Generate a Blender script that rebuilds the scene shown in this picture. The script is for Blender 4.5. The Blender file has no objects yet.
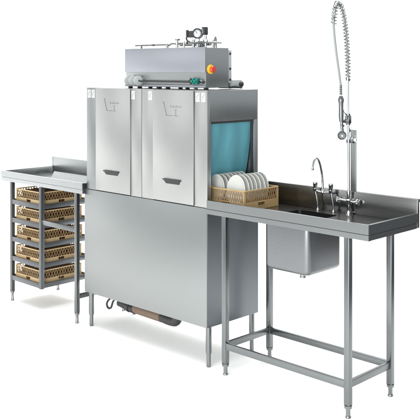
import bpy, bmesh, math, random
from mathutils import Vector, Matrix
random.seed(7)
S = bpy.context.scene
C = S.collection
R = math.radians

# ------------------------------------------------------------ camera
YAW = 0.7731
VD = Vector((-math.sin(YAW), math.cos(YAW), 0))     # viewing direction on the ground
VR = Vector((math.cos(YAW), math.sin(YAW), 0))      # to the right of it
CAM = Vector((3.2629, -3.3239, 1.6836))
cam = bpy.data.cameras.new('camera'); camo = bpy.data.objects.new('camera', cam); C.objects.link(camo)
camo.location = CAM; camo.rotation_euler = (R(90), 0, YAW)
cam.sensor_width = 36; cam.lens = 36 * 830.47 / 420; cam.shift_y = -(210 - 69.0) / 420
cam.clip_end = 200; cam.clip_start = 0.05
S.camera = camo
S.render.engine = 'CYCLES'
S.view_settings.view_transform = 'Standard'; S.view_settings.look = 'None'
S.view_settings.exposure = 0.2; S.view_settings.gamma = 1.0

# ------------------------------------------------------------ studio light, all lamps added out of view
w = bpy.data.worlds.new('World'); S.world = w; w.use_nodes = True
bg = w.node_tree.nodes['Background']; bg.inputs[0].default_value = (0.93, 0.97, 1.0, 1); bg.inputs[1].default_value = 0.72

def area(name, target, loc, size, power, col=(1, 1, 1), sy=None):
    l = bpy.data.lights.new(name, 'AREA'); l.energy = power; l.color = col
    l.shape = 'RECTANGLE'; l.size = size; l.size_y = sy or size
    o = bpy.data.objects.new(name, l); C.objects.link(o); o.location = loc
    o.rotation_euler = (Vector(target) - Vector(loc)).to_track_quat('-Z', 'Y').to_euler()
    return o
mid = Vector((-0.4, 0.2, 0.0))
def added_down_lamp(name, fwd, right, z, sx, sy, power, spread):
    """added area lamp lying flat over the set, with a limited spread"""
    l = bpy.data.lights.new(name, 'AREA'); l.energy = power; l.shape = 'RECTANGLE'; l.size = sx; l.size_y = sy; l.spread = R(spread); l.color = (1, .995, .98)
    o = bpy.data.objects.new(name, l); C.objects.link(o); o.location = Vector((CAM.x, CAM.y, 0)) + VD * fwd + VR * right + Vector((0, 0, z)); o.rotation_euler = (0, 0, YAW)
added_down_lamp('added_overhead_light', 4.4, -0.35, 4.4, 3.4, 7.5, 110, 70)
added_down_lamp('added_rear_top_light', 7.6, 0.0, 5.0, 7.0, 3.0, 150, 110)
added_down_lamp('added_left_fill', 6.4, -7.0, 4.2, 3.0, 4.0, 110, 60)  # added lamp, lights a floor patch for a bright reflection in the left rim
area('added_rear_fill', (-0.8, 0.2, 0.0), Vector((CAM.x, CAM.y, 1.3)) + VD * 7.4 - VR * 4.6, 2.6, 16)  # weak added lamp, gives the left rim and doors a highlight gradient
area('added_key_light', (-0.5, 0, 0.9), (-4.2, -5.2, 2.6), 3.6, 40, (1, 0.99, 0.97), 2.6)
area('added_low_front_fill', (-0.4, 0.2, 0.0), CAM - VR * 1.5 + Vector((0.4, -0.6, -0.8)), 3.4, 440)  # added fill from the camera side, lifts the shade under the machine

# ------------------------------------------------------------ materials
def mat(name, col, rough=0.5, metal=0.0, spec=0.5):
    m = bpy.data.materials.new(name); m.use_nodes = True
    b = m.node_tree.nodes['Principled BSDF']
    b.inputs['Base Color'].default_value = (*col, 1); b.inputs['Roughness'].default_value = rough
    b.inputs['Metallic'].default_value = metal; b.inputs['Specular IOR Level'].default_value = spec
    return m
def vary(m, col, scale, stretch, amt, rough=None, ramt=0.0, bump=0.0, bscale=None, bstretch=(1, 1, 1)):
    """noise over colour and roughness, plus a faint waviness"""
    nt = m.node_tree; b = nt.nodes['Principled BSDF']
    tc = nt.nodes.new('ShaderNodeTexCoord'); mp = nt.nodes.new('ShaderNodeMapping')
    mp.inputs['Scale'].default_value = stretch
    nt.links.new(tc.outputs['Object'], mp.inputs[0])
    n = nt.nodes.new('ShaderNodeTexNoise'); n.inputs['Scale'].default_value = scale; n.inputs['Detail'].default_value = 4
    nt.links.new(mp.outputs[0], n.inputs['Vector'])
    r = nt.nodes.new('ShaderNodeMapRange'); r.inputs['From Min'].default_value = 0.3; r.inputs['From Max'].default_value = 0.7
    r.inputs['To Min'].default_value = 1 - amt; r.inputs['To Max'].default_value = 1 + amt
    nt.links.new(n.outputs['Fac'], r.inputs['Value'])
    v = nt.nodes.new('ShaderNodeVectorMath'); v.operation = 'SCALE'; v.inputs[0].default_value = col
    nt.links.new(r.outputs[0], v.inputs['Scale']); nt.links.new(v.outputs[0], b.inputs['Base Color'])
    if rough is not None:
        r2 = nt.nodes.new('ShaderNodeMapRange'); r2.inputs['From Min'].default_value = 0.3; r2.inputs['From Max'].default_value = 0.7
        r2.inputs['To Min'].default_value = rough - ramt; r2.inputs['To Max'].default_value = rough + ramt
        nt.links.new(n.outputs['Fac'], r2.inputs['Value']); nt.links.new(r2.outputs[0], b.inputs['Roughness'])
    if bump:
        mp2 = nt.nodes.new('ShaderNodeMapping'); mp2.inputs['Scale'].default_value = bstretch
        nt.links.new(tc.outputs['Object'], mp2.inputs[0])
        n2 = nt.nodes.new('ShaderNodeTexNoise'); n2.inputs['Scale'].default_value = bscale or 2; n2.inputs['Detail'].default_value = 1
        nt.links.new(mp2.outputs[0], n2.inputs['Vector'])
        bp = nt.nodes.new('ShaderNodeBump'); bp.inputs['Strength'].default_value = 1.0; bp.inputs['Distance'].default_value = bump
        nt.links.new(n2.outputs['Fac'], bp.inputs['Height']); nt.links.new(bp.outputs[0], b.inputs['Normal'])
    return m
def steel(name, col, rough, stretch=(1, 1, 60), amt=0.05, bump=0.0006):
    m = mat(name, col, rough, 1.0)
    vary(m, col, 8.0, stretch, amt, rough, 0.025, bump, 1.6)
    return m
M = dict(
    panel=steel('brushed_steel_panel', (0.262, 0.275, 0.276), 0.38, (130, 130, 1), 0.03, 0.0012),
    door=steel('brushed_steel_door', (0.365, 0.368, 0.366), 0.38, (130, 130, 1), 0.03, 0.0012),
    body=steel('grey_steel_body', (0.33, 0.345, 0.345), 0.36, (60, 60, 1), 0.015, 0.001),
    side=steel('side_steel_shaded', (0.155, 0.17, 0.182), 0.34, (60, 60, 1), 0.02, 0.001),  # same stainless, base colour darkened to carry the shade under the table
    cover=steel('cover_steel', (0.32, 0.33, 0.365), 0.42, (1, 60, 60), 0.012, 0.0),
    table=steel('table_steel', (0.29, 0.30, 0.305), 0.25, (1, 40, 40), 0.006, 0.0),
    rim=steel('rim_steel', (0.24, 0.25, 0.255), 0.3, (1, 90, 90), 0.02, 0.0),
    dark=steel('worktop_steel', (0.20, 0.20, 0.195), 0.24, (1, 60, 60), 0.02, 0.0008),
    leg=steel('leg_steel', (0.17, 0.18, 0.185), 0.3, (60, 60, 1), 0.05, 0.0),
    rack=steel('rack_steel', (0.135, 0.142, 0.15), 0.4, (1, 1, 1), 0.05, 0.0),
    sink=steel('sink_steel', (0.17, 0.176, 0.184), 0.28, (1, 60, 60), 0.004, 0.0),
    chrome=mat('chrome', (0.50, 0.51, 0.52), 0.1, 1.0),
    dchrome=mat('dull_chrome', (0.20, 0.21, 0.21), 0.25, 1.0),
    pipe=mat('pipe_metal', (0.34, 0.345, 0.34), 0.22, 1.0),
    black=mat('black_plastic', (0.018, 0.018, 0.02), 0.45),
    dark_fill=mat('dark_gap_fill', (0.02, 0.02, 0.022), 0.8),
    etch=mat('etched_mark', (0.13, 0.13, 0.125), 0.6),
    sticker=mat('white_sticker', (0.40, 0.40, 0.39), 0.5),
    stickerink=mat('sticker_ink', (0.22, 0.22, 0.21), 0.6),
    red=mat('red_knob', (0.42, 0.03, 0.015), 0.35),
    yellow=mat('yellow_plate', (0.66, 0.44, 0.02), 0.4),
    green=mat('green_connector', (0.0, 0.14, 0.11), 0.4),
    disc=mat('pale_disc', (0.28, 0.30, 0.29), 0.45),
    face=mat('gauge_face', (0.42, 0.44, 0.45), 0.3),
    hose=mat('grey_hose', (0.2, 0.22, 0.22), 0.45),
    plate=mat('glazed_white_china', (0.50, 0.505, 0.48), 0.16),
    greypaint=mat('light_grey_paint', (0.33, 0.35, 0.345), 0.5),
    gun=mat('dark_gun_metal', (0.13, 0.14, 0.14), 0.3, 0.7),
    timber=mat('pale_brown_pipe', (0.13, 0.088, 0.06), 0.6),
)
M['curtain'] = vary(mat('teal_curtain', (0.05, 0.27, 0.34), 0.42), (0.085, 0.27, 0.32), 5, (1, 2, .3), .20, .42, .05, .004, 9, (1, 1, .25))
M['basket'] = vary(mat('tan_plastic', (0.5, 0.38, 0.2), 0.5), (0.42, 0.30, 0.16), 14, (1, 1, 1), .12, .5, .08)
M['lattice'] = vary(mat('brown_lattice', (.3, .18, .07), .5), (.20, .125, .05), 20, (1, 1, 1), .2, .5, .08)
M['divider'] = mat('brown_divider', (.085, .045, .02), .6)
M['dishbasket'] = vary(mat('brown_tan_plastic', (0.4, 0.27, 0.13), 0.5), (0.29, 0.195, 0.085), 14, (1, 1, 1), .08, .5, .08)
M['studio'] = vary(mat('added_floor_dark_grey', (.1, .1, .1), .8), (.10, .10, .105), 2, (1, 1, 1), .08)
M['floor'] = vary(mat('white_studio_paper', (0.86, 0.86, 0.85), 0.9), (0.9, 0.9, 0.885), 1.2, (1, 1, 1), .008)

# ------------------------------------------------------------ mesh helpers
def NB(): return bmesh.new()
def box(bm, a, b, bev=0.0, seg=2):
    x0, y0, z0 = a; x1, y1, z1 = b
    vs = [bm.verts.new(p) for p in ((x0, y0, z0), (x1, y0, z0), (x1, y1, z0), (x0, y1, z0), (x0, y0, z1), (x1, y0, z1), (x1, y1, z1), (x0, y1, z1))]
    fs = [bm.faces.new([vs[i] for i in f]) for f in ((0, 3, 2, 1), (4, 5, 6, 7), (0, 1, 5, 4), (1, 2, 6, 5), (2, 3, 7, 6), (3, 0, 4, 7))]
    if bev:
        es = list({e for f in fs for e in f.edges})
        bmesh.ops.bevel(bm, geom=es, offset=bev, segments=seg, affect='EDGES', profile=0.5)
def prism(bm, pts, axis, a, b):
    """closed outline pts (2-D) swept along axis from a to b"""
    def P(p, t):
        return {'x': (t, p[0], p[1]), 'y': (p[0], t, p[1]), 'z': (p[0], p[1], t)}[axis]
    v0 = [bm.verts.new(P(p, a)) for p in pts]; v1 = [bm.verts.new(P(p, b)) for p in pts]
    n = len(pts); fs = [bm.faces.new(v0), bm.faces.new(v1)]
    for i in range(n): fs.append(bm.faces.new((v0[i], v0[(i + 1) % n], v1[(i + 1) % n], v1[i])))
    bmesh.ops.recalc_face_normals(bm, faces=fs)
def smoothpath(pts, n=6):
    pts = [Vector(p) for p in pts]; out = []
    for i in range(len(pts) - 1):
        p0 = pts[max(i - 1, 0)]; p1 = pts[i]; p2 = pts[i + 1]; p3 = pts[min(i + 2, len(pts) - 1)]
        for k in range(n):
            t = k / n
            out.append(0.5 * ((2 * p1) + (p2 - p0) * t + (2 * p0 - 5 * p1 + 4 * p2 - p3) * t * t + (3 * p1 - p0 - 3 * p2 + p3) * t ** 3))
    out.append(pts[-1]); return out
def tube(bm, pts, r, seg=12, caps=True):
    pts = [Vector(p) for p in pts]; n = len(pts)
    rs = r if isinstance(r, (list, tuple)) else [r] * n
    rings = []; up = None
    for i, p in enumerate(pts):
        t = (pts[min(i + 1, n - 1)] - pts[max(i - 1, 0)]).normalized()
        if up is None:
            up = t.cross(Vector((0, 0, 1))) if abs(t.z) < 0.9 else t.cross(Vector((1, 0, 0)))
            up.normalize()
        else:
            up = (up - t * up.dot(t)).normalized()
        bn = t.cross(up)
        rings.append([bm.verts.new(p + (up * math.cos(2 * math.pi * k / seg) + bn * math.sin(2 * math.pi * k / seg)) * rs[i]) for k in range(seg)])
    fs = []
    for a, b in zip(rings, rings[1:]):
        for k in range(seg): fs.append(bm.faces.new((a[k], a[(k + 1) % seg], b[(k + 1) % seg], b[k])))
    if caps: fs.append(bm.faces.new(rings[0])); fs.append(bm.faces.new(rings[-1]))
    bmesh.ops.recalc_face_normals(bm, faces=fs)
def lathe(bm, prof, origin, axis='z', seg=28):
    """prof: list of (radius, height) along the axis; closed at both ends when radius 0"""
    o = Vector(origin); d = {'z': Vector((0, 0, 1)), 'y': Vector((0, 1, 0)), 'x': Vector((1, 0, 0))}[axis] if isinstance(axis, str) else Vector(axis)
    d = d.normalized(); u = d.orthogonal().normalized(); v = d.cross(u)
    rings = []
    for r, h in prof:
        if r <= 1e-6: rings.append([bm.verts.new(o + d * h)])
        else: rings.append([bm.verts.new(o + d * h + (u * math.cos(2 * math.pi * k / seg) + v * math.sin(2 * math.pi * k / seg)) * r) for k in range(seg)])
    fs = []
    for a, b in zip(rings, rings[1:]):
        for k in range(seg):
            k2 = (k + 1) % seg
            if len(a) == 1 and len(b) == 1: continue
            if len(a) == 1: fs.append(bm.faces.new((a[0], b[k], b[k2])))
            elif len(b) == 1: fs.append(bm.faces.new((a[k], a[k2], b[0])))
            else: fs.append(bm.faces.new((a[k], a[k2], b[k2], b[k])))
    bmesh.ops.recalc_face_normals(bm, faces=fs)
def cyl(bm, p, q, r, seg=16):
    tube(bm, [p, q], r, seg)
def bar(bm, p, q, w, h, nrm):
    """flat bar from p to q, w across in its plane, h along nrm"""
    p, q, nrm = Vector(p), Vector(q), Vector(nrm).normalized(); t = (q - p).normalized(); s = t.cross(nrm).normalized()
    vs = []
    for e in (p, q):
        for a, b in ((-1, -1), (1, -1), (1, 1), (-1, 1)): vs.append(bm.verts.new(e + s * a * w / 2 + nrm * b * h / 2))
    fs = [bm.faces.new([vs[i] for i in f]) for f in ((0, 1, 2, 3), (4, 5, 6, 7), (0, 1, 5, 4), (1, 2, 6, 5), (2, 3, 7, 6), (3, 0, 4, 7))]
    bmesh.ops.recalc_face_normals(bm, faces=fs)

def root_loc(o):
    while o.parent: o = o.parent
    return o.location.copy()
def obj(name, bm, m, parent=None, label=None, at=None):
    off = root_loc(parent) if parent else (Vector(at) if at else Vector((0, 0, 0)))
    bmesh.ops.translate(bm, verts=bm.verts, vec=-off)
    me = bpy.data.meshes.new(name); bm.to_mesh(me); bm.free()
    me.shade_smooth(); me.set_sharp_from_angle(angle=R(32))
    me.materials.append(m)
    o = bpy.data.objects.new(name, me); C.objects.link(o)
    if parent: o.parent = parent
    else: o.location = off
    if label: o['label'] = label
    return o
def thing(name, label, cat, loc, group=None):
    o = bpy.data.objects.new(name, None); C.objects.link(o); o.location = loc; o.empty_display_size = .05
    o['label'] = label; o['category'] = cat
    if group: o['group'] = group
    bpy.context.view_layer.update()
    return o
def tag(o, label, cat, group=None):
    o['label'] = label; o['category'] = cat
    if group: o['group'] = group
    return o

# ------------------------------------------------------------ the setting: a white paper sweep
bm = NB()
prof = [(-3.0, 0.0), (7.4, 0.0)]
for k in range(1, 13):
    a = k / 12 * math.pi / 2; prof.append((7.4 + 1.6 * math.sin(a), 1.6 - 1.6 * math.cos(a)))
prof.append((9.0, 6.5))
rows = []
for d, z in prof:
    rows.append([bm.verts.new(Vector((CAM.x, CAM.y, 0)) + VD * d + VR * s + Vector((0, 0, z))) for s in (-9.5, -2.5, 2.5, 2.75)])
for a, b in zip(rows, rows[1:]):
    for k in range(3): bm.faces.new((a[k], a[k + 1], b[k + 1], b[k]))
fl = obj('floor', bm, M['floor']); fl['kind'] = 'structure'

bm = NB(); box(bm, (-20, -20, -.05), (20, 20, -.004)); sf = obj('added_dark_floor', bm, M['studio']); sf['kind'] = 'structure'  # unseen dark plane added so the machine's side reflects less white

# ------------------------------------------------------------ conveyor dishwasher
W, D, ZT, ZM, ZB = 1.12, 0.4346, 1.5623, 0.900, 0.2273
dw = thing('conveyor_dishwasher', 'tall brushed steel conveyor dishwasher with two front doors, open end and control box on top', 'dishwasher', (-W / 2, D / 2, 0))
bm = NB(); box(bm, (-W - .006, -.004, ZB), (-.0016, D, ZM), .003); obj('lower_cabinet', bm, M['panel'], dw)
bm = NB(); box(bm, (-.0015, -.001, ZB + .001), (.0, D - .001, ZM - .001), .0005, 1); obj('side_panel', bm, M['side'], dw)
bm = NB(); box(bm, (-W + .02, .02, ZM), (-.02, D - .02, ZM + .006)); obj('shadow_gap', bm, M['dark_fill'], dw)
hz = ZM + .0012; X0 = -1.106
bm = NB()
box(bm, (X0, 0.006, hz), (-.001, 0.016, ZT), .002)                     # front skin
box(bm, (X0, D - .012, hz), (-.001, D - .002, ZT), .002)
box(bm, (X0, .018, hz), (X0 + .01, D - .014, ZT - .002))
box(bm, (X0 + .012, .018, ZT - .012), (-.012, D - .014, ZT - .001))
box(bm, (X0 + .012, .018, ZM + .008), (-.012, D - .014, ZM + .02))
box(bm, (-.0105, .0165, 1.385), (-.0005, D - .0125, ZT - .0005), .0015)  # above the opening
box(bm, (-.0105, .0165, ZM + .02), (-.0005, .028, 1.3845))
box(bm, (-.0105, .396, ZM + .02), (-.0005, D - .0125, 1.3845), .0015)
obj('hood', bm, M['body'], dw)
bm = NB(); box(bm, (-.03, .395, .94), (-.0108, .418, 1.384)); box(bm, (-.03, .0166, 1.372), (-.0108, .394, 1.384)); obj('opening_trim', bm, M['black'], dw)
# front strips, each a folded cover between the doors
def strip(x0, x1, m, y=-.001):
    bm = NB(); box(bm, (x0, y, hz + .001), (x1, .0055, ZT + .001), .002); return obj('cover_strip', bm, m, dw)
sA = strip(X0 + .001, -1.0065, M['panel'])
sB = strip(-.6605, -.5605, M['door']); sC = strip(-.5575, -.4545, M['door']); sD = strip(-.1040, -.0005, M['door'])
def sticker(x, z, parent):
    bm = NB(); box(bm, (x, -.0022, z), (x + .034, -.0012, z + .052), .0004, 1); o = obj('warning_sticker', bm, M['sticker'], parent)
    bm = NB()
    bar(bm, (x + .006, -.0026, z + .026), (x + .028, -.0026, z + .044), .004, .0006, (0, 1, 0))
    bar(bm, (x + .005, -.0026, z + .013), (x + .018, -.0026, z + .013), .0025, .0006, (0, 1, 0))
    bar(bm, (x + .005, -.0026, z + .022), (x + .030, -.0026, z + .022), .0015, .0006, (0, 1, 0))
    obj('printed_mark', bm, M['stickerink'], o)
for x, p in ((-1.094, sA), (-1.052, sA), (-.655, sB), (-.498, sC), (-.094, sD), (-.048, sD)): sticker(x, 1.497, p)

def door(x0, x1, hx0, hx1, hz0, hz1, lx):
    bm = NB(); box(bm, (x0, -.007, hz + .004), (x1, .0052, ZT - .002), .0025); d = obj('door', bm, M['door'], dw)
    # recessed pull: black cup with a hanging lip
    bm = NB(); w_ = hx1 - hx0
    prism(bm, [(hx0, hz1), (hx1, hz1), (hx1 - .010, hz0), (hx0 + .022, hz0)], 'y', -.0088, -.0068)
    h = obj('handle', bm, M['black'], d)
    bm = NB(); box(bm, (hx0 - .002, -.016, hz1 - .004), (hx1 + .002, -.0075, hz1 + .004), .0015)
    prism(bm, [(hx0 + .004, hz1 - .004), (hx1 - .001, hz1 - .004), (hx1 - .008, hz0 + .010), (hx0 + .016, hz0 + .008)], 'y', -.0115, -.0089)
    obj('grip_lip', bm, M['black'], h)
    return d
d1 = door(-1.004, -.6625, -.916, -.770, 1.014, 1.036, 0)
d2 = door(-.4525, -.1065, -.356, -.212, 1.012, 1.035, 0)
def emblem(d, ox, oz, k):
    """slanted stroke with a foot line, a small word and an I mark, etched"""
    bm = NB(); y = -.0075; n = (0, 1, 0)
    def L(a, b, w=.0042): bar(bm, (ox + a[0] * k, y, oz + a[1] * k), (ox + b[0] * k, y, oz + b[1] * k), w, .0012, n)
    L((0, .080), (.026, .0)); L((.024, 0), (.080, 0)); L((.092, 0), (.122, 0)); L((.106, .002), (.106, .034), .0028); L((.096, .036), (.116, .036), .0026)
    L((.006, .080), (-.006, .080), .0022)
    x = .062
    for i in range(8):                                              # letters of the tiny word
        s = (0.012, .008, .011, .009, .012, .010, .008, .011)[i]
        L((x, .048), (x + .002, .048 + s), .0018)
        if i % 2 == 0: L((x, .048 + s), (x + .007, .048 + s), .0014)
        else: L((x, .050), (x + .007, .050), .0014)
        x += .0125
    obj('emblem', bm, M['etch'], d)
emblem(d1, -.914, 1.420, .93); emblem(d2, -.358, 1.411, 1.0)
# curtain flaps in the open end
def flap(name, x, ypts, m, z0=.93, z1=1.376):
    bm = NB(); n = 24; rows = []
    for i in range(13):
        t = i / 12; z = z1 + (z0 - z1) * t; r = []
        for k in range(n + 1):
            u = k / n; y = (ypts[0] * (1 - t) + ypts[2] * t) * (1 - u) + (ypts[1] * (1 - t) + ypts[3] * t) * u
            r.append((x - .012 * t - .075 * t ** 1.6 + .0035 * math.sin(u * 17 + x * 90) * (0.3 + t), y, z))
        rows.append(r)
    f = [[bm.verts.new(p) for p in r] for r in rows]; g = [[bm.verts.new((p[0] - .002, p[1], p[2])) for p in r] for r in rows]
    for i in range(12):
        for k in range(n):
            bm.faces.new((f[i][k], f[i][k + 1], f[i + 1][k + 1], f[i + 1][k])); bm.faces.new((g[i][k], g[i + 1][k], g[i + 1][k + 1], g[i][k + 1]))
    for i in range(12):
        bm.faces.new((f[i][0], f[i + 1][0], g[i + 1][0], g[i][0])); bm.faces.new((f[i][n], g[i][n], g[i + 1][n], f[i + 1][n]))
    return obj(name, bm, m, dw)
flap('curtain_flap', -.030, (.022, .404, .022, .410), M['curtain'])
flap('curtain_flap', -.060, (.36, .420, .38, .414), M['curtain'])
# legs
def foot_leg(parent, x, y, ztop, r=.017, rf=.0125, zr=.085, m=None, name='leg'):
    bm = NB(); cyl(bm, (x, y, zr), (x, y, ztop), r, 20); l = obj(name, bm, m or M['leg'], parent)
    bm = NB(); lathe(bm, [(0, 0), (rf * .8, 0), (rf * 1.05, .006), (rf, .02), (rf, zr - .012), (rf * 1.25, zr - .010), (rf * 1.3, zr + .001), (0, zr + .001)], (x, y, 0), 'z', 20)
    obj('adjustable_foot', bm, M['dchrome'], l)
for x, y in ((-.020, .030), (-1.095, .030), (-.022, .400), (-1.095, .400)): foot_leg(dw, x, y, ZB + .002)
# pipework slung beneath
bm = NB(); P = lambda x, z: (x, .15, z)
tube(bm, smoothpath([P(-.93, .185), P(-1.00, .178), P(-1.055, .160), P(-1.085, .125), P(-1.070, .098), P(-1.040, .108), P(-1.020, .150), P(-.99, .178)], 6), .007, 10); obj('drain_loop', bm, M['black'], dw)
bm = NB(); tube(bm, [P(-.95, .160), P(-.80, .142)], .028, 16); tube(bm, [P(-.862, .150), P(-.84, .147)], .033, 16); obj('pipe_coupling', bm, M['black'], dw)
bm = NB(); tube(bm, [P(-.80, .150), P(-.79, .149), P(-.54, .145)], [.026, .030, .030], 20); obj('drain_pipe', bm, M['timber'], dw)
bm = NB(); tube(bm, smoothpath([P(-.545, .148), P(-.50, .143), P(-.45, .142), P(-.415, .150), P(-.395, .185), P(-.392, .215)], 5), .030, 16); obj('pipe_elbow', bm, M['black'], dw)

# control box on top
bx0, bx1, by0, by1 = -.812, -.097, .08, .278
cb_ = NB(); box(cb_, (bx0, by0 + .006, 1.574), (bx1, by1, 1.808), .003); cb = obj('control_box', cb_, M['body'], dw)
bm = NB(); box(bm, (bx0 - .001, by0 - .002, 1.663), (bx1 + .0015, by0 + .0055, 1.811), .002); box(bm, (bx0 - .001, by0 - .002, 1.574), (bx1 + .0015, by0 + .0055, 1.588), .002); obj('front_cover', bm, M['cover'], cb)
bm = NB(); box(bm, (-.66, by0 - .010, 1.603), (-.105, by0 + .004, 1.612), .002); obj('rail', bm, M['black'], cb)
for x in (-.758, -.714, -.668):
    bm = NB(); lathe(bm, [(0, 0), (.026, 0), (.031, .003), (.032, .010), (.030, .017), (.012, .020), (0, .020)], (x - .010, by0 - .010, 1.611), Vector((1, -.35, 0)), 30); d_ = obj('round_disc', bm, M['disc'], cb)
    bm = NB(); lathe(bm, [(0, 0), (.006, 0), (.006, .004), (0, .004)], Vector((x - .010, by0 - .010, 1.611)) + Vector((1, -.35, 0)).normalized() * .0205, Vector((1, -.35, 0)), 12); obj('hub', bm, M['dchrome'], d_)
for x, m in ((-.205, 'black'), (-.186, 'green'), (-.160, 'green')):
    bm = NB(); box(bm, (x, by0 - .022, 1.594), (x + .014, by0 + .004, 1.630), .003); lathe(bm, [(0, 0), (.007, 0), (.007, .012), (0, .012)], (x + .007, by0 - .034, 1.612), 'y', 14); obj('connector', bm, M[m], cb)
bm = NB(); box(bm, (-.140, by0 - .010, 1.597), (-.110, by0 + .003, 1.622), .002); obj('connector_block', bm, M['dchrome'], cb)
for x in (-.79, -.70, -.60, -.52, -.44, -.33, -.27, -.20, -.115):
    q_ = random.choice((.004, .006, .009)); bm = NB(); box(bm, (x - q_, by0 + .012, ZT - .0015), (x + q_, by0 + .04, 1.5745)); obj('spacer', bm, M[random.choice(('black', 'dchrome', 'dark_fill'))], cb)
bm = NB(); box(bm, (-.40, .281, 1.60), (-.105, .314, 1.796), .003); rp = obj('rear_panel', bm, M['greypaint'], cb)
for z in (1.775, 1.685, 1.62):
    bm = NB(); lathe(bm, [(0, 0), (.008, 0), (.006, .005), (0, .005)], (-.1045, .298, z), 'x', 12); obj('screw', bm, M['black'], rp)
bm = NB(); box(bm, (-.22, .316, 1.567), (-.115, .415, 1.618), .004); pm = obj('pump_housing', bm, M['greypaint'], dw)
bm = NB(); lathe(bm, [(0, -.02), (.016, -.02), (.019, 0), (.019, .016), (.014, .022), (0, .022)], (-.125, .405, 1.592), Vector((.5, 1, 0)), 20); obj('end_cap', bm, M['black'], pm)
bm = NB(); tube(bm, smoothpath([(-.114, .30, 1.572), (-.104, .33, 1.578), (-.100, .37, 1.574), (-.104, .40, 1.571)], 4), .006, 8); obj('cable', bm, M['black'], pm)
# emergency switch on the end of the box
sx = bx1 + .0002; sy, sz = .122, 1.682
bm = NB(); lathe(bm, [(0, 0), (.026, 0), (.0275, .003), (.0265, .007), (.018, .008), (0, .008)], (sx, sy, sz), 'x', 32); es = obj('emergency_switch', bm, M['yellow'], cb)
bm = NB(); lathe(bm, [(0, 0), (.011, 0), (.011, .006), (.019, .009), (.020, .017), (.017, .022), (0, .0225)], (sx + .008, sy, sz), 'x', 28); obj('knob', bm, M['red'], es)
bm = NB(); box(bm, (sx + .030, sy - .003, sz - .013), (sx + .0335, sy + .003, sz + .013), .002); obj('knob_grip', bm, M['red'], es)
# pipes, gauge and valves above the box
bm = NB()
tube(bm, [(-.758, .12, 1.832), (-.462, .12, 1.832)], .0045, 10); tube(bm, [(-.700, .12, 1.808), (-.700, .12, 1.836)], .006, 10); tube(bm, [(-.462, .12, 1.808), (-.462, .12, 1.838)], .008, 12)
tube(bm, [(-.60, .12, 1.832), (-.58, .12, 1.832)], .007, 10); obj('top_pipe', bm, M['dchrome'], cb)
bm = NB()
tube(bm, smoothpath([(-.455, .13, 1.826), (-.43, .13, 1.838), (-.38, .13, 1.836), (-.30, .14, 1.840), (-.22, .15, 1.838), (-.15, .19, 1.842), (-.12, .24, 1.838)], 4), .006, 10)
tube(bm, [(-.385, .13, 1.806), (-.385, .13, 1.862)], .008, 12); tube(bm, [(-.325, .13, 1.806), (-.325, .13, 1.850)], .006, 12); box(bm, (-.395, .12, 1.856), (-.368, .14, 1.866), .002)
lathe(bm, [(0, 0), (.011, 0), (.011, .014), (0, .014)], (-.315, .135, 1.840), 'x', 6)
tube(bm, [(-.178, .25, 1.806), (-.178, .25, 1.862), (-.178, .25, 1.878)], [.009, .009, .004], 12); tube(bm, [(-.205, .24, 1.842), (-.14, .24, 1.842)], .007, 12)
tube(bm, [(-.182, .17, 1.806), (-.182, .17, 1.882)], .007, 12); lathe(bm, [(0, 0), (.015, 0), (.015, .012), (0, .012)], (-.182, .17, 1.846), 'z', 6)
tube(bm, [(-.235, .155, 1.806), (-.235, .155, 1.868)], .007, 12); lathe(bm, [(0, 0), (.014, 0), (.014, .014), (0, .014)], (-.235, .155, 1.850), 'z', 6)
tube(bm, [(-.27, .155, 1.806), (-.27, .155, 1.86)], .009, 12); tube(bm, [(-.182, .17, 1.842), (-.235, .155, 1.842)], .007, 10)
tube(bm, [(-.31, .20, 1.806), (-.31, .20, 1.85)], .009, 12); tube(bm, [(-.42, .19, 1.83), (-.16, .19, 1.83)], .008, 12); box(bm, (-.255, .17, 1.812), (-.215, .20, 1.846), .004); tube(bm, [(-.15, .20, 1.806), (-.15, .20, 1.856)], .007, 12)
obj('valve_pipework', bm, M['pipe'], cb)
gd = Vector((.45, -1, 0)).normalized(); gc = Vector((-.233, .155, 1.894))
bm = NB(); lathe(bm, [(0, -.016), (.028, -.016), (.032, -.010), (.032, .011), (.024, .014), (.023, .008), (0, .008)], gc, gd, 32); g = obj('pressure_gauge', bm, M['black'], cb)
bm = NB(); lathe(bm, [(0, .0082), (.0225, .0082), (.0225, .0098), (0, .0098)], gc, gd, 32); gf = obj('dial', bm, M['face'], g)
bm = NB(); side = gd.cross(Vector((0, 0, 1)))
bar(bm, gc + gd * .0105, gc + gd * .0105 + side * .012 + Vector((0, 0, .016)), .0025, .001, gd)
for a in range(-4, 5):
    u = side * math.sin(a * .5) + Vector((0, 0, math.cos(a * .5))); bar(bm, gc + gd * .0105 + u * .0165, gc + gd * .0105 + u * .0205, .0016, .001, gd)
obj('needle', bm, M['black'], gf)
bm = NB(); box(bm, (-.318, .150, 1.872), (-.270, .178, 1.912), .004); box(bm, (-.326, .145, 1.880), (-.312, .16, 1.918), .003); tube(bm, smoothpath([(-.318, .15, 1.882), (-.325, .15, 1.865), (-.31, .15, 1.850), (-.295, .15, 1.846)], 4), .005, 8); obj('solenoid', bm, M['black'], cb)
bm = NB(); box(bm, (-.198, .150, 1.884), (-.170, .180, 1.932), .005); vb = obj('valve_actuator', bm, M['black'], cb)
bm = NB(); box(bm, (-.190, .1485, 1.894), (-.182, .1495, 1.922)); obj('indicator', bm, M['dchrome'], vb)

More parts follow.
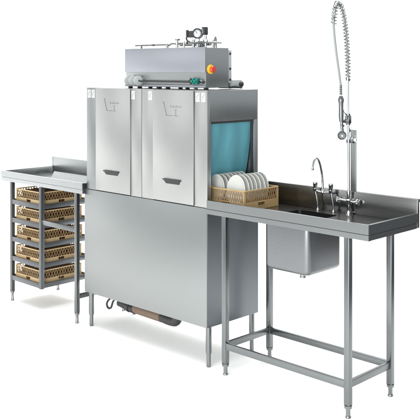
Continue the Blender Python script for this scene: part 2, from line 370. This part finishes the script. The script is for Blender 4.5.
# ------------------------------------------------------------ tables
def edge_profile(y_in, y_out, zt, zb, zg, inner):
    """folded rim: out face, groove, lower skirt"""
    s = 1 if y_out > y_in else -1
    return [(y_out - s * .016, zt), (y_out, zt), (y_out, zg + .0018), (y_out - s * .007, zg + .0018), (y_out - s * .007, zg - .0018), (y_out - s * .002, zg - .0018), (y_out - s * .002, zb), (y_out - s * .018, zb), (y_out - s * .018, zt - .02)]
def square_leg(parent, x, y, ztop, hw, zr=.060, rf=.013, m=None):
    bm = NB(); box(bm, (x - hw, y - hw, zr), (x + hw, y + hw, ztop), .003); l = obj('leg', bm, m or M['leg'], parent)
    bm = NB(); lathe(bm, [(0, 0), (rf, 0), (rf * 1.1, .004), (rf, .009), (rf * .85, .012), (rf * .85, zr - .014), (rf * 1.45, zr - .012), (rf * 1.5, zr + .001), (0, zr + .001)], (x, y, 0), 'z', 18)
    obj('adjustable_foot', bm, M['dchrome'], l)
    return l

# right table with sink
TX0, TX1, TY0, TY1 = .0035, 1.071, -.0105, .441
rt = thing('sink_table', 'long steel worktop with sink bowl and open leg frame, right of the dishwasher', 'sink table', ((TX0 + TX1) / 2, .22, 0))
bm = NB()
hx0, hx1, hy0, hy1 = .385, .652, .068, .335                             # bowl opening
zt, zb = .900, .892
for a, b in (((TX0, TY0 + .02, zb), (hx0, TY1 - .012, zt)), ((hx1, TY0 + .02, zb), (TX1 - .02, TY1 - .012, zt)), ((hx0, TY0 + .02, zb), (hx1, hy0, zt)), ((hx0, hy1, zb), (hx1, TY1 - .012, zt))): box(bm, a, b)
obj('worktop', bm, M['dark'], rt)
bm = NB(); prism(bm, edge_profile(0, TY0, .9486, .872, .900, 0), 'x', TX0, TX1 - .0012)
prism(bm, edge_profile(0, TX1, .9486, .872, .900, 0), 'y', TY0 + .0005, TY1 - .0005) if False else None
obj('front_rim', bm, M['rim'], rt)
bm = NB(); box(bm, (TX0, TY0 + .0035, .8984), (TX1 - .004, TY0 + .0068, .9016)); box(bm, (TX1 - .0068, TY0 + .007, .8984), (TX1 - .0038, TY1 - .0105, .9016)); obj('rim_groove_shade', bm, M['dark_fill'], rt)  # dark strip standing in for the shade inside the groove
bm = NB(); pr_ = edge_profile(0, TX1, .948, .8725, .900, 0); prism(bm, pr_, 'y', TY0 + .0195, TY1 - .0105)
box(bm, (TX1 - .0010, TY0 + .0015, .9012), (TX1, TY0 + .0195, .948)); box(bm, (TX1 - .0034, TY0 + .0025, .8725), (TX1 - .0024, TY0 + .0195, .8980))
obj('end_rim', bm, M['rim'], rt)
bm = NB(); box(bm, (TX0, TY1 - .010, .874), (TX1 + .0005, TY1 + .010, 1.021), .002); box(bm, (TX0, TY1 + .010, 1.004), (TX1, TY1 + .022, 1.0205), .002); obj('backsplash', bm, M['dark'], rt)
# bowl: outer shell with rounded corners and open top
def rrect(x0, x1, y0, y1, r, n=6):
    pts = []
    for cx, cy, a0 in ((x1 - r, y0 + r, -90), (x1 - r, y1 - r, 0), (x0 + r, y1 - r, 90), (x0 + r, y0 + r, 180)):
        for k in range(n + 1):
            a = R(a0 + 90 * k / n); pts.append((cx + r * math.cos(a), cy + r * math.sin(a)))
    return pts
bm = NB()
def ring(x0, x1, y0, y1, r, z): return [bm.verts.new((p[0], p[1], z)) for p in rrect(x0, x1, y0, y1, r)]
ox0, ox1, oy0, oy1 = .372, .665, .055, .348
L_ = [ring(ox0, ox1, oy0, oy1, .028, .8915), ring(ox0, ox1, oy0, oy1, .028, .645)]
for k in range(1, 5):
    a = k / 4 * math.pi / 2; i = .026 * (1 - math.cos(a)); L_.append(ring(ox0 + i, ox1 - i, oy0 + i, oy1 - i, .028, .645 - .026 * math.sin(a)))
fs = []
def bridge(A, B):
    n = len(A)
    for k in range(n): fs.append(bm.faces.new((A[k], A[(k + 1) % n], B[(k + 1) % n], B[k])))
for A, B in zip(L_, L_[1:]): bridge(A, B)
fs.append(bm.faces.new(L_[-1]))
I_ = [ring(hx0 - .001, hx1 + .001, hy0 - .001, hy1 + .001, .022, .8990), ring(hx0 + .001, hx1 - .001, hy0 + .001, hy1 - .001, .022, .65), ring(hx0 + .02, hx1 - .02, hy0 + .02, hy1 - .02, .02, .628)]
bridge(L_[0], I_[0])
for A, B in zip(I_, I_[1:]): bridge(A, B)
fs.append(bm.faces.new(I_[-1])); bmesh.ops.recalc_face_normals(bm, faces=fs)
sk = obj('sink_bowl', bm, M['sink'], rt)
bm = NB(); lathe(bm, [(0, 0), (.03, 0), (.032, .002), (.024, .004), (0, .004)], (.518, .20, .6285), 'z', 24); obj('drain', bm, M['chrome'], sk)
bm = NB(); lathe(bm, [(0, 0), (.028, 0), (.028, -.02), (.016, -.024), (.016, -.05), (0, -.05)], (.518, .20, .6188), 'z', 20); obj('waste_outlet', bm, M['dchrome'], sk)
for x, y in ((.129, .010), (.941, .010), (.941, .386), (.129, .386)): square_leg(rt, x, y, .8915, .0155)
def rail(parent, a, b, m=None): bm = NB(); box(bm, a, b, .002); return obj('frame_rail', bm, m or M['leg'], parent)
z0, z1 = .143, .180
rail(rt, (.1446, -.004, z0), (.9254, .012, z1)); rail(rt, (.1446, .376, z0), (.9254, .392, z1))
rail(rt, (.121, .0256, z0), (.137, .3704, z1)); rail(rt, (.933, .0256, z0), (.949, .3704, z1))
# wall-side bracket strip
bm = NB(); box(bm, (.640, TY1 + .0235, .93), (.676, TY1 + .030, 1.352), .0015); obj('upright_strip', bm, M['panel'], rt)

# left table with rack
LX0, LX1, LY0, LY1 = -2.110, -1.1275, -.0207, .4365
lt = thing('drying_table', 'steel outlet table with grey roller rods and basket rack below, left of the dishwasher', 'table', ((LX0 + LX1) / 2, .2, 0))
bm = NB(); box(bm, (LX0 + .02, LY0 + .02, .876), (LX1, LY1 - .012, .886)); obj('worktop', bm, M['dark'], lt)
bm = NB(); prism(bm, edge_profile(0, LY0, .9357, .8646, .893, 0), 'x', LX0 + .0012, LX1); obj('front_rim', bm, M['table'], lt)
bm = NB(); prism(bm, edge_profile(0, LX0, .9352, .8651, .893, 0), 'y', LY0 + .0195, LY1 + .010); box(bm, (LX0, LY0 + .002, .895), (LX0 + .001, LY0 + .0195, .9352)); box(bm, (LX0 + .002, LY0 + .003, .8651), (LX0 + .0035, LY0 + .0195, .8915)); obj('end_rim', bm, M['table'], lt)
bm = NB(); box(bm, (LX0 + .0195, LY1 - .010, .866), (LX1, LY1 + .008, 1.0063), .002); box(bm, (LX0, LY1 - .010, .936), (LX0 + .0193, LY1 + .008, 1.0063), .002); obj('backsplash', bm, M['body'], lt)
for k in range(6):
    y = .365 - k * .046; xs = -1.985 + k * .058
    bm = NB(); cyl(bm, (xs, y, .900), (LX1 - .004, y, .900), .0085, 14); obj('roller_rod', bm, M['chrome'], lt)
bm = NB(); bar(bm, (-1.975, .38, .890), (-1.69, .12, .890), .014, .0075, (0, 0, 1)); obj('rod_carrier', bm, M['table'], lt)
bm = NB(); box(bm, (-1.16, .11, .8865), (-1.14, .39, .8915)); obj('rod_carrier', bm, M['table'], lt)
bm = NB(); box(bm, (LX1 + .0001, LY0 + .002, .868), (LX1 + .0011, LY1 - .012, .934)); obj('seal_strip', bm, M['black'], lt)
RX0, RX1, RYB = -1.990, -1.620, .415
LEG = .0135
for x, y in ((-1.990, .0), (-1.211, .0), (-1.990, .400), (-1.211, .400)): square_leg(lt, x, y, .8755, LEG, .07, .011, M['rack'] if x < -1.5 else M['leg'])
bm = NB(); box(bm, (-1.634, -.0135, .150), (-1.606, .0145, .8755), .002); obj('rack_post', bm, M['rack'], lt)
bm = NB(); box(bm, (-1.634, .388, .150), (-1.606, .414, .8755), .002); obj('rack_post', bm, M['rack'], lt)
LEV = (.722, .590, .452, .313, .172)
for z in LEV:
    bm = NB()
    box(bm, (-1.9762, -.012, z - .018), (-1.6345, -.006, z + .016), .001); box(bm, (-1.9762, -.0055, z - .018), (-1.6345, .012, z - .014))
    box(bm, (-1.9762, .402, z - .018), (-1.6345, .408, z + .016), .001)
    box(bm, (-1.998, .0142, z - .018), (-1.994, .3862, z + .016), .001); box(bm, (-1.9935, .0142, z - .018), (-1.962, .3862, z - .014))
    box(bm, (-1.616, .015, z - .018), (-1.610, .3875, z + .016), .001); box(bm, (-1.649, .015, z - .018), (-1.6165, .3875, z - .014))
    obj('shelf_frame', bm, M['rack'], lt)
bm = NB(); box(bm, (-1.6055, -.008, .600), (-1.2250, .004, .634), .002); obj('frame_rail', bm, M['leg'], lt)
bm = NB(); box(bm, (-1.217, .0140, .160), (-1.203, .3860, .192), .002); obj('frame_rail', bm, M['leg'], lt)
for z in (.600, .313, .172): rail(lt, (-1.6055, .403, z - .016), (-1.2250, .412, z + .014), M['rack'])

# ------------------------------------------------------------ baskets
def make_basket(name, label, cat, loc, sx, sy, h, band, m, group=None, nx=9, notch=.05, pegs=True):
    """origin at the centre of its base"""
    t = thing(name, label, cat, loc, group); X, Y, Z = loc
    def side(axis, s):
        bm = NB(); L = sx if axis == 'x' else sy; q = (sy if axis == 'x' else sx) / 2 * s; th = .004
        def pt(a, b, z):        # a along the side, b outward offset
            return (X + a, Y + q + b * s, Z + z) if axis == 'x' else (X + q + b * s, Y + a, Z + z)
        def bx(a0, a1, z0, z1, b0=-th, b1=0.0, bev=.0008):
            p, r = pt(a0, b0, z0), pt(a1, b1, z1)
            box(bm, tuple(min(i, j) for i, j in zip(p, r)), tuple(max(i, j) for i, j in zip(p, r)), bev, 1)
        hl = L / 2; e = .0045 if axis == 'y' else 0
        bx(-hl + e, -notch / 2, 0, band, -th, 0, .001); bx(notch / 2, hl - e, 0, band, -th, 0, .001)
        bx(-notch / 2, notch / 2, 0, band - .024, -th, -.0002); bx(-notch / 2, notch / 2, band - .006, band, -th, -.0002)
        bx(-notch / 2 - .003, notch / 2 + .003, band - .027, band - .024, -th, .003); bx(-notch / 2 - .003, notch / 2 + .003, band - .006, band - .003, -th, .003)
        bx(-hl + e, hl - e, h - .009, h, -th - .001, .002, .0015)
        bx(-hl + e, -hl + .010 + e, band, h - .009); bx(hl - .010 - e, hl - e, band, h - .009)
        wall_ = obj('side_wall', bm, m, t); bm = NB()
        nrm = (0, 1, 0) if axis == 'x' else (1, 0, 0); n = nx; w_ = (L - .02 - 2 * e) / n
        for i in range(n):
            a0 = -hl + .010 + e + i * w_; zz = (band, h - .009)
            for (u0, u1) in ((0, 1), (1, 0)):
                mid_ = .5 + (u0 - .5) * .2
                p0, p1, p2 = pt(a0 + u0 * w_, -.0026, zz[0]), pt(a0 + w_ * .5, -.0026 + .0006 * u0, (zz[0] + zz[1]) / 2), pt(a0 + u1 * w_, -.0026, zz[1])
                bar(bm, p0, p1, .0042, .0024 + .0004 * u0, nrm); bar(bm, p1, p2, .0042, .0024 + .0004 * u0, nrm)
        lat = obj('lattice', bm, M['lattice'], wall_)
    side('x', -1); side('x', 1); side('y', -1); side('y', 1)
    bm = NB(); hx, hy = sx / 2 - .0045, sy / 2 - .0045
    n = 9
    for i in range(n + 1):
        a = -hx + .002 + (2 * hx - .004) * i / n; box(bm, (X + a - .0018, Y - hy, Z + .004), (X + a + .0018, Y + hy, Z + .009))
        a = -hy + .002 + (2 * hy - .004) * i / n; box(bm, (X - hx, Y + a - .0018, Z + .0045), (X + hx, Y + a + .0018, Z + .0086))
    if pegs:
        for i in range(1, n):
            for j in range(1, n): 
                a = -hx + 2 * hx * i / n; b = -hy + 2 * hy * j / n
                tube(bm, [(X + a, Y + b, Z + .008), (X + a, Y + b, Z + h * .62)], [.0024, .0014], 5)
    obj('grid_base', bm, m, t)
    if pegs:
        bm = NB()
        for i in range(1, 5):
            a = -hx + 2 * hx * i / 5; box(bm, (X + a - .001, Y - hy + .004, Z + .0095), (X + a + .001, Y + hy - .004, Z + h * .93))
            b = -hy + 2 * hy * i / 5; box(bm, (X - hx + .004, Y + b - .001, Z + .0096), (X + hx - .004, Y + b + .001, Z + h * .925))
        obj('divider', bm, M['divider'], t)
    return t
def clone(t):
    c = t.copy(); C.objects.link(c)
    for ch in t.children:
        d = ch.copy(); C.objects.link(d); d.parent = c
        for g in ch.children: e = g.copy(); C.objects.link(e); e.parent = d
    return c
bw, bd = .318, .352
names = ['tan lattice basket on the top shelf of the rack under the left table',
         'tan lattice basket on the second shelf from the top of the left rack',
         'tan lattice basket on the middle shelf of the left rack',
         'tan lattice basket on the fourth shelf from the top of the left rack',
         'tan lattice basket on the bottom shelf of the left rack']
b0 = make_basket('dish_basket', names[0], 'basket', (-1.805, .190, LEV[0] - .0135), bw, bd, .110, .050, M['basket'], 'baskets stacked in the rack under the left table', 14, .05)
for i in range(1, 5):
    c = clone(b0); c.location = (-1.805 + random.uniform(-.002, .002), .190 + random.uniform(-.004, .004), LEV[i] - .0135); c['label'] = names[i]; c.rotation_euler = (0, 0, R(random.uniform(-.9, .9)))
kb = make_basket('dish_basket', 'brown tan lattice basket full of white plates on the sink table beside the teal curtain', 'basket', (.0820, .2060, .9008), .283, .294, .114, .046, M['dishbasket'], None, 15, .055, False)
bm = NB(); n = 14                                                        # plate pegs follow the plate rows
for i in range(15):
    for xx in (-.095, -.045, .02, .07):
        y = .1985 - .126 + i * .018; tube(bm, [(.0915 + xx + .02, y, .905), (.0915 + xx + .02, y, .955)], [.0022, .0014], 5)
for xx in (-.095, -.045, .02, .07): box(bm, (.0915 + xx + .0185, .066, .903), (.0915 + xx + .0215, .331, .908))
for yy in (.0665, .330): box(bm, (.010, yy - .0015, .9032), (.186, yy + .0015, .9078))
obj('plate_pegs', bm, M['dishbasket'], kb)

# plates
PR = .064
def make_plate(name, label, loc, r, group):
    bm = NB()
    prof = [(0, .0), (r * .5, .0), (r * .52, -.002), (r * .56, -.002), (r * .58, .001), (r * .78, .004), (r * .99, .0095), (r, .0115), (r * .985, .0125), (r * .8, .0072), (r * .6, .0045), (0, .0042)]
    lathe(bm, prof, loc, Vector((0, -1, 0)), 40)
    o = obj(name, bm, M['plate'], at=loc); return tag(o, label, 'plate', group)
ordn = ['first', 'second', 'third', 'fourth', 'fifth', 'sixth', 'seventh', 'eighth']
def rowp(n, x, y0, dy, r, nearl, rowname, group):
    src = None
    for i in range(n):
        loc = (x + random.uniform(-.001, .001), y0 + i * dy, .915 + r)
        lab = nearl if i == 0 else ('%s white plate from the near end of the %s' % (ordn[i], rowname))
        if i == n - 1: lab = 'white plate at the far end of the %s' % rowname
        if src is None: src = make_plate('dinner_plate', lab, loc, r, group); o = src
        else: o = src.copy(); C.objects.link(o); o.location = loc; o['label'] = lab
        o.rotation_euler = (R(-6 + random.uniform(-1.6, 1.6)), 0, R(-11 + random.uniform(-2, 2)))
rowp(7, .124, .112, .0335, .087, 'broad white plate showing its whole face at the near corner of the basket', 'right-hand plate row', 'plates in the right-hand row of the basket')
rowp(7, -.026, .108, .0345, .083, 'nearest white plate of the left-hand row, against the curtain edge', 'left-hand plate row by the curtain', 'plates in the left-hand row of the basket')

# ------------------------------------------------------------ bridge mixer tap
tp = thing('bridge_tap', 'chrome two-pillar mixer tap with curved swan spout behind the sink', 'tap', (.503, .400, .9))
tz = .900
for xa, xb, nm in ((.449, .466, 0), (.556, .572, 1)):
    bm = NB(); lathe(bm, [(0, 0), (.013, 0), (.013, .003), (.007, .010), (.006, .018), (0, .018)], (xb, .402, tz), 'z', 16)
    tube(bm, [(xb, .402, tz + .015), (xb - .004, .402, tz + .045), (xa + .001, .401, tz + .105)], [.0045, .005, .007], 12); pl = obj('pillar', bm, M['dchrome'], tp)
    bm = NB(); lathe(bm, [(0, 0), (.0075, 0), (.012, .008), (.0128, .018), (.0115, .034), (.0132, .038), (.0132, .050), (.009, .056), (0, .057)], (xa, .400, 1.000), 'z', 18)
    obj('tap_head', bm, M['chrome'], pl)
bm = NB(); tube(bm, smoothpath([(.452, .400, 1.008), (.475, .399, 1.003), (.503, .398, 1.000), (.53, .399, 1.003), (.555, .400, 1.006)], 5), .0068, 12)
lathe(bm, [(0, 0), (.011, 0), (.012, .006), (.010, .020), (.007, .026), (0, .026)], (.503, .398, .995), 'z', 18); obj('bridge', bm, M['chrome'], tp)
bm = NB(); tube(bm, smoothpath([(.503, .398, 1.010), (.5025, .396, 1.060), (.501, .388, 1.120), (.498, .372, 1.172), (.495, .350, 1.194), (.492, .332, 1.178), (.491, .322, 1.150), (.491, .319, 1.136)], 7), .0062, 14)
obj('spout', bm, M['chrome'], tp)
bm = NB(); lathe(bm, [(0, 0), (.0075, 0), (.0085, .003), (.0085, .014), (.0065, .016), (0, .016)], (.491, .319, 1.130), 'z', 16); obj('nozzle', bm, M['chrome'], tp)

# ------------------------------------------------------------ pre-rinse spray
sp = thing('rinse_spray', 'tall chrome pre-rinse spray with coiled spring and hanging spray gun', 'spray tap', (.668, .408, .9))
sx_, sy_ = .668, .408
bm = NB(); lathe(bm, [(0, 0), (.021, 0), (.021, .004), (.012, .008), (.009, .022), (.010, .050), (.015, .054), (.015, .076), (.009, .082), (.009, .110), (.012, .112), (.012, .124), (0, .126)], (sx_, sy_, .9), 'z', 22); obj('base_valve', bm, M['chrome'], sp)
bm = NB(); tube(bm, [(sx_ - .060, sy_, .973), (sx_ + .050, sy_ + .004, .966)], .0078, 14); bd_ = obj('cross_body', bm, M['chrome'], sp)
for s in (-1, 1):
    bm = NB(); px = sx_ + (-.060 if s < 0 else .050); lathe(bm, [(0, 0), (.013, 0), (.013, .012), (.009, .014), (.009, .018), (0, .018)], (px, sy_, .971), 'x' if s > 0 else Vector((-1, 0, 0)), 14)
    for k in range(4):
        a = k * math.pi / 2 + .5; u = Vector((0, math.cos(a), math.sin(a))); c0 = Vector((px + s * .010, sy_, .971)); tube(bm, [c0, c0 + u * .017], [.0045, .0038], 8)
    obj('valve_handle', bm, M['chrome'], bd_)
rt_ = (.660, .412, 1.624)
bm = NB(); tube(bm, smoothpath([(sx_, sy_, 1.02), (sx_ - .001, sy_, 1.15), (.666, .409, 1.30), (.662, .411, 1.48), rt_], 5), [.0066] * 11 + [.0060] * 10, 14); obj('riser_pipe', bm, M['chrome'], sp)
arc = smoothpath([rt_, (.660, .409, 1.732), (.660, .402, 1.813), (.660, .387, 1.910), (.660, .362, 1.995), (.660, .336, 2.028), (.660, .311, 2.030), (.660, .292, 1.985), (.660, .281, 1.922)], 10)
hose_pts = arc + smoothpath([arc[-1], (.660, .288, 1.86), (.660, .308, 1.758), (.660, .330, 1.665), (.660, .346, 1.593)], 8)[1:]
bm = NB(); tube(bm, hose_pts, .0062, 12); obj('hose', bm, M['hose'], sp)
# spring wound round the arc
bm = NB(); cum = [0.0]
for a, b in zip(arc, arc[1:]): cum.append(cum[-1] + (b - a).length)
tot = cum[-1]; turns = 32; N = turns * 12; pts = []
def at_len(s):
    for i in range(1, len(cum)):
        if cum[i] >= s or i == len(cum) - 1:
            f = (s - cum[i - 1]) / max(cum[i] - cum[i - 1], 1e-9); return arc[i - 1].lerp(arc[i], f), (arc[i] - arc[i - 1]).normalized()
for i in range(N + 1):
    s = tot * i / N; p, t = at_len(s); a = 2 * math.pi * turns * i / N
    u = Vector((1, 0, 0)); v = t.cross(u).normalized(); r_ = .0140 - .002 * (i / N < .03)
    pts.append(p + (u * math.cos(a) + v * math.sin(a)) * r_)
tube(bm, pts, .0028, 6); obj('coil_spring', bm, M['dchrome'], sp)
bm = NB(); lathe(bm, [(0, -.006), (.011, -.006), (.012, 0), (.012, .012), (0, .014)], rt_, 'z', 16); obj('spring_collar', bm, M['chrome'], sp)
# gun
g0 = Vector((.660, .346, 1.600)); g1 = Vector((.660, .350, 1.400))
bm = NB(); seg_ = []
for k in range(11): seg_ += [g0.lerp(g1, k * .028)]
tube(bm, seg_, [.0078 if k % 2 else .0060 for k in range(11)], 14)
gun = obj('spray_gun', bm, M['dchrome'], sp)
bm = NB(); prof_t = [0, .30, .36, .40, .46, .50, .62, .80, .92, 1.0]; prof_r = [.007, .008, .014, .0165, .015, .0125, .0120, .0135, .0125, .010]
tube(bm, [g0.lerp(g1, t) for t in prof_t[1:]], prof_r[1:], 18); obj('gun_grip', bm, M['gun'], gun)
bm = NB(); tube(bm, smoothpath([g0.lerp(g1, .62) + Vector((0, .012, 0)), (.660, .372, 1.455), (.660, .395, 1.438), (.660, .410, 1.440)], 5), .0035, 8); obj('trigger', bm, M['chrome'], gun)
bm = NB(); tube(bm, smoothpath([tuple(g1 + Vector((0, 0, .02))), tuple(g1 + Vector((0, .004, -.01))), (.660, .356, 1.372), (.660, .360, 1.350)], 5), .0085, 14); tube(bm, [(.660, .347, 1.385), (.660, .372, 1.378)], .006, 10); obj('gun_neck', bm, M['dchrome'], gun)
nd = Vector((.7, -.7, -.25)).normalized(); nc = Vector((.655, .362, 1.329))
bm = NB(); lathe(bm, [(0, -.018), (.012, -.018), (.020, -.008), (.0245, 0), (.0245, .010), (.021, .013), (.017, .010), (0, .010)], nc, nd, 28); nz = obj('spray_head', bm, M['gun'], gun)
bm = NB(); lathe(bm, [(0, .0105), (.006, .0105), (.006, .015), (0, .015)], nc, nd, 14)
for k in range(8):
    a = k * math.pi / 4; u = nd.orthogonal().normalized(); v = nd.cross(u); lathe(bm, [(0, .0102), (.0018, .0102), (.0018, .013), (0, .013)], nc + (u * math.cos(a) + v * math.sin(a)) * .012, nd, 8)
obj('jet_holes', bm, M['chrome'], nz)
# hook block on the riser and wall clamp
bm = NB(); box(bm, (.650, .395, 1.388), (.676, .424, 1.432), .004); tube(bm, [(.662, .412, 1.380), (.662, .412, 1.442)], .012, 16); box(bm, (.655, .352, 1.394), (.665, .400, 1.412), .003); tube(bm, smoothpath([(.660, .410, 1.37), (.660, .425, 1.36), (.660, .430, 1.345), (.660, .415, 1.34)], 4), .004, 8); obj('gun_hook', bm, M['dchrome'], sp)
bm = NB(); lathe(bm, [(0, -.010), (.013, -.010), (.013, .010), (0, .010)], (.666, .4092, 1.294), 'z', 18); tube(bm, [(.667, .412, 1.294), (.660, .464, 1.294)], .0075, 12)
lathe(bm, [(0, 0), (.022, 0), (.020, .006), (.010, .012), (0, .012)], (.6600, .4645, 1.300), Vector((0, -1, 0)), 22); obj('wall_clamp', bm, M['chrome'], sp)
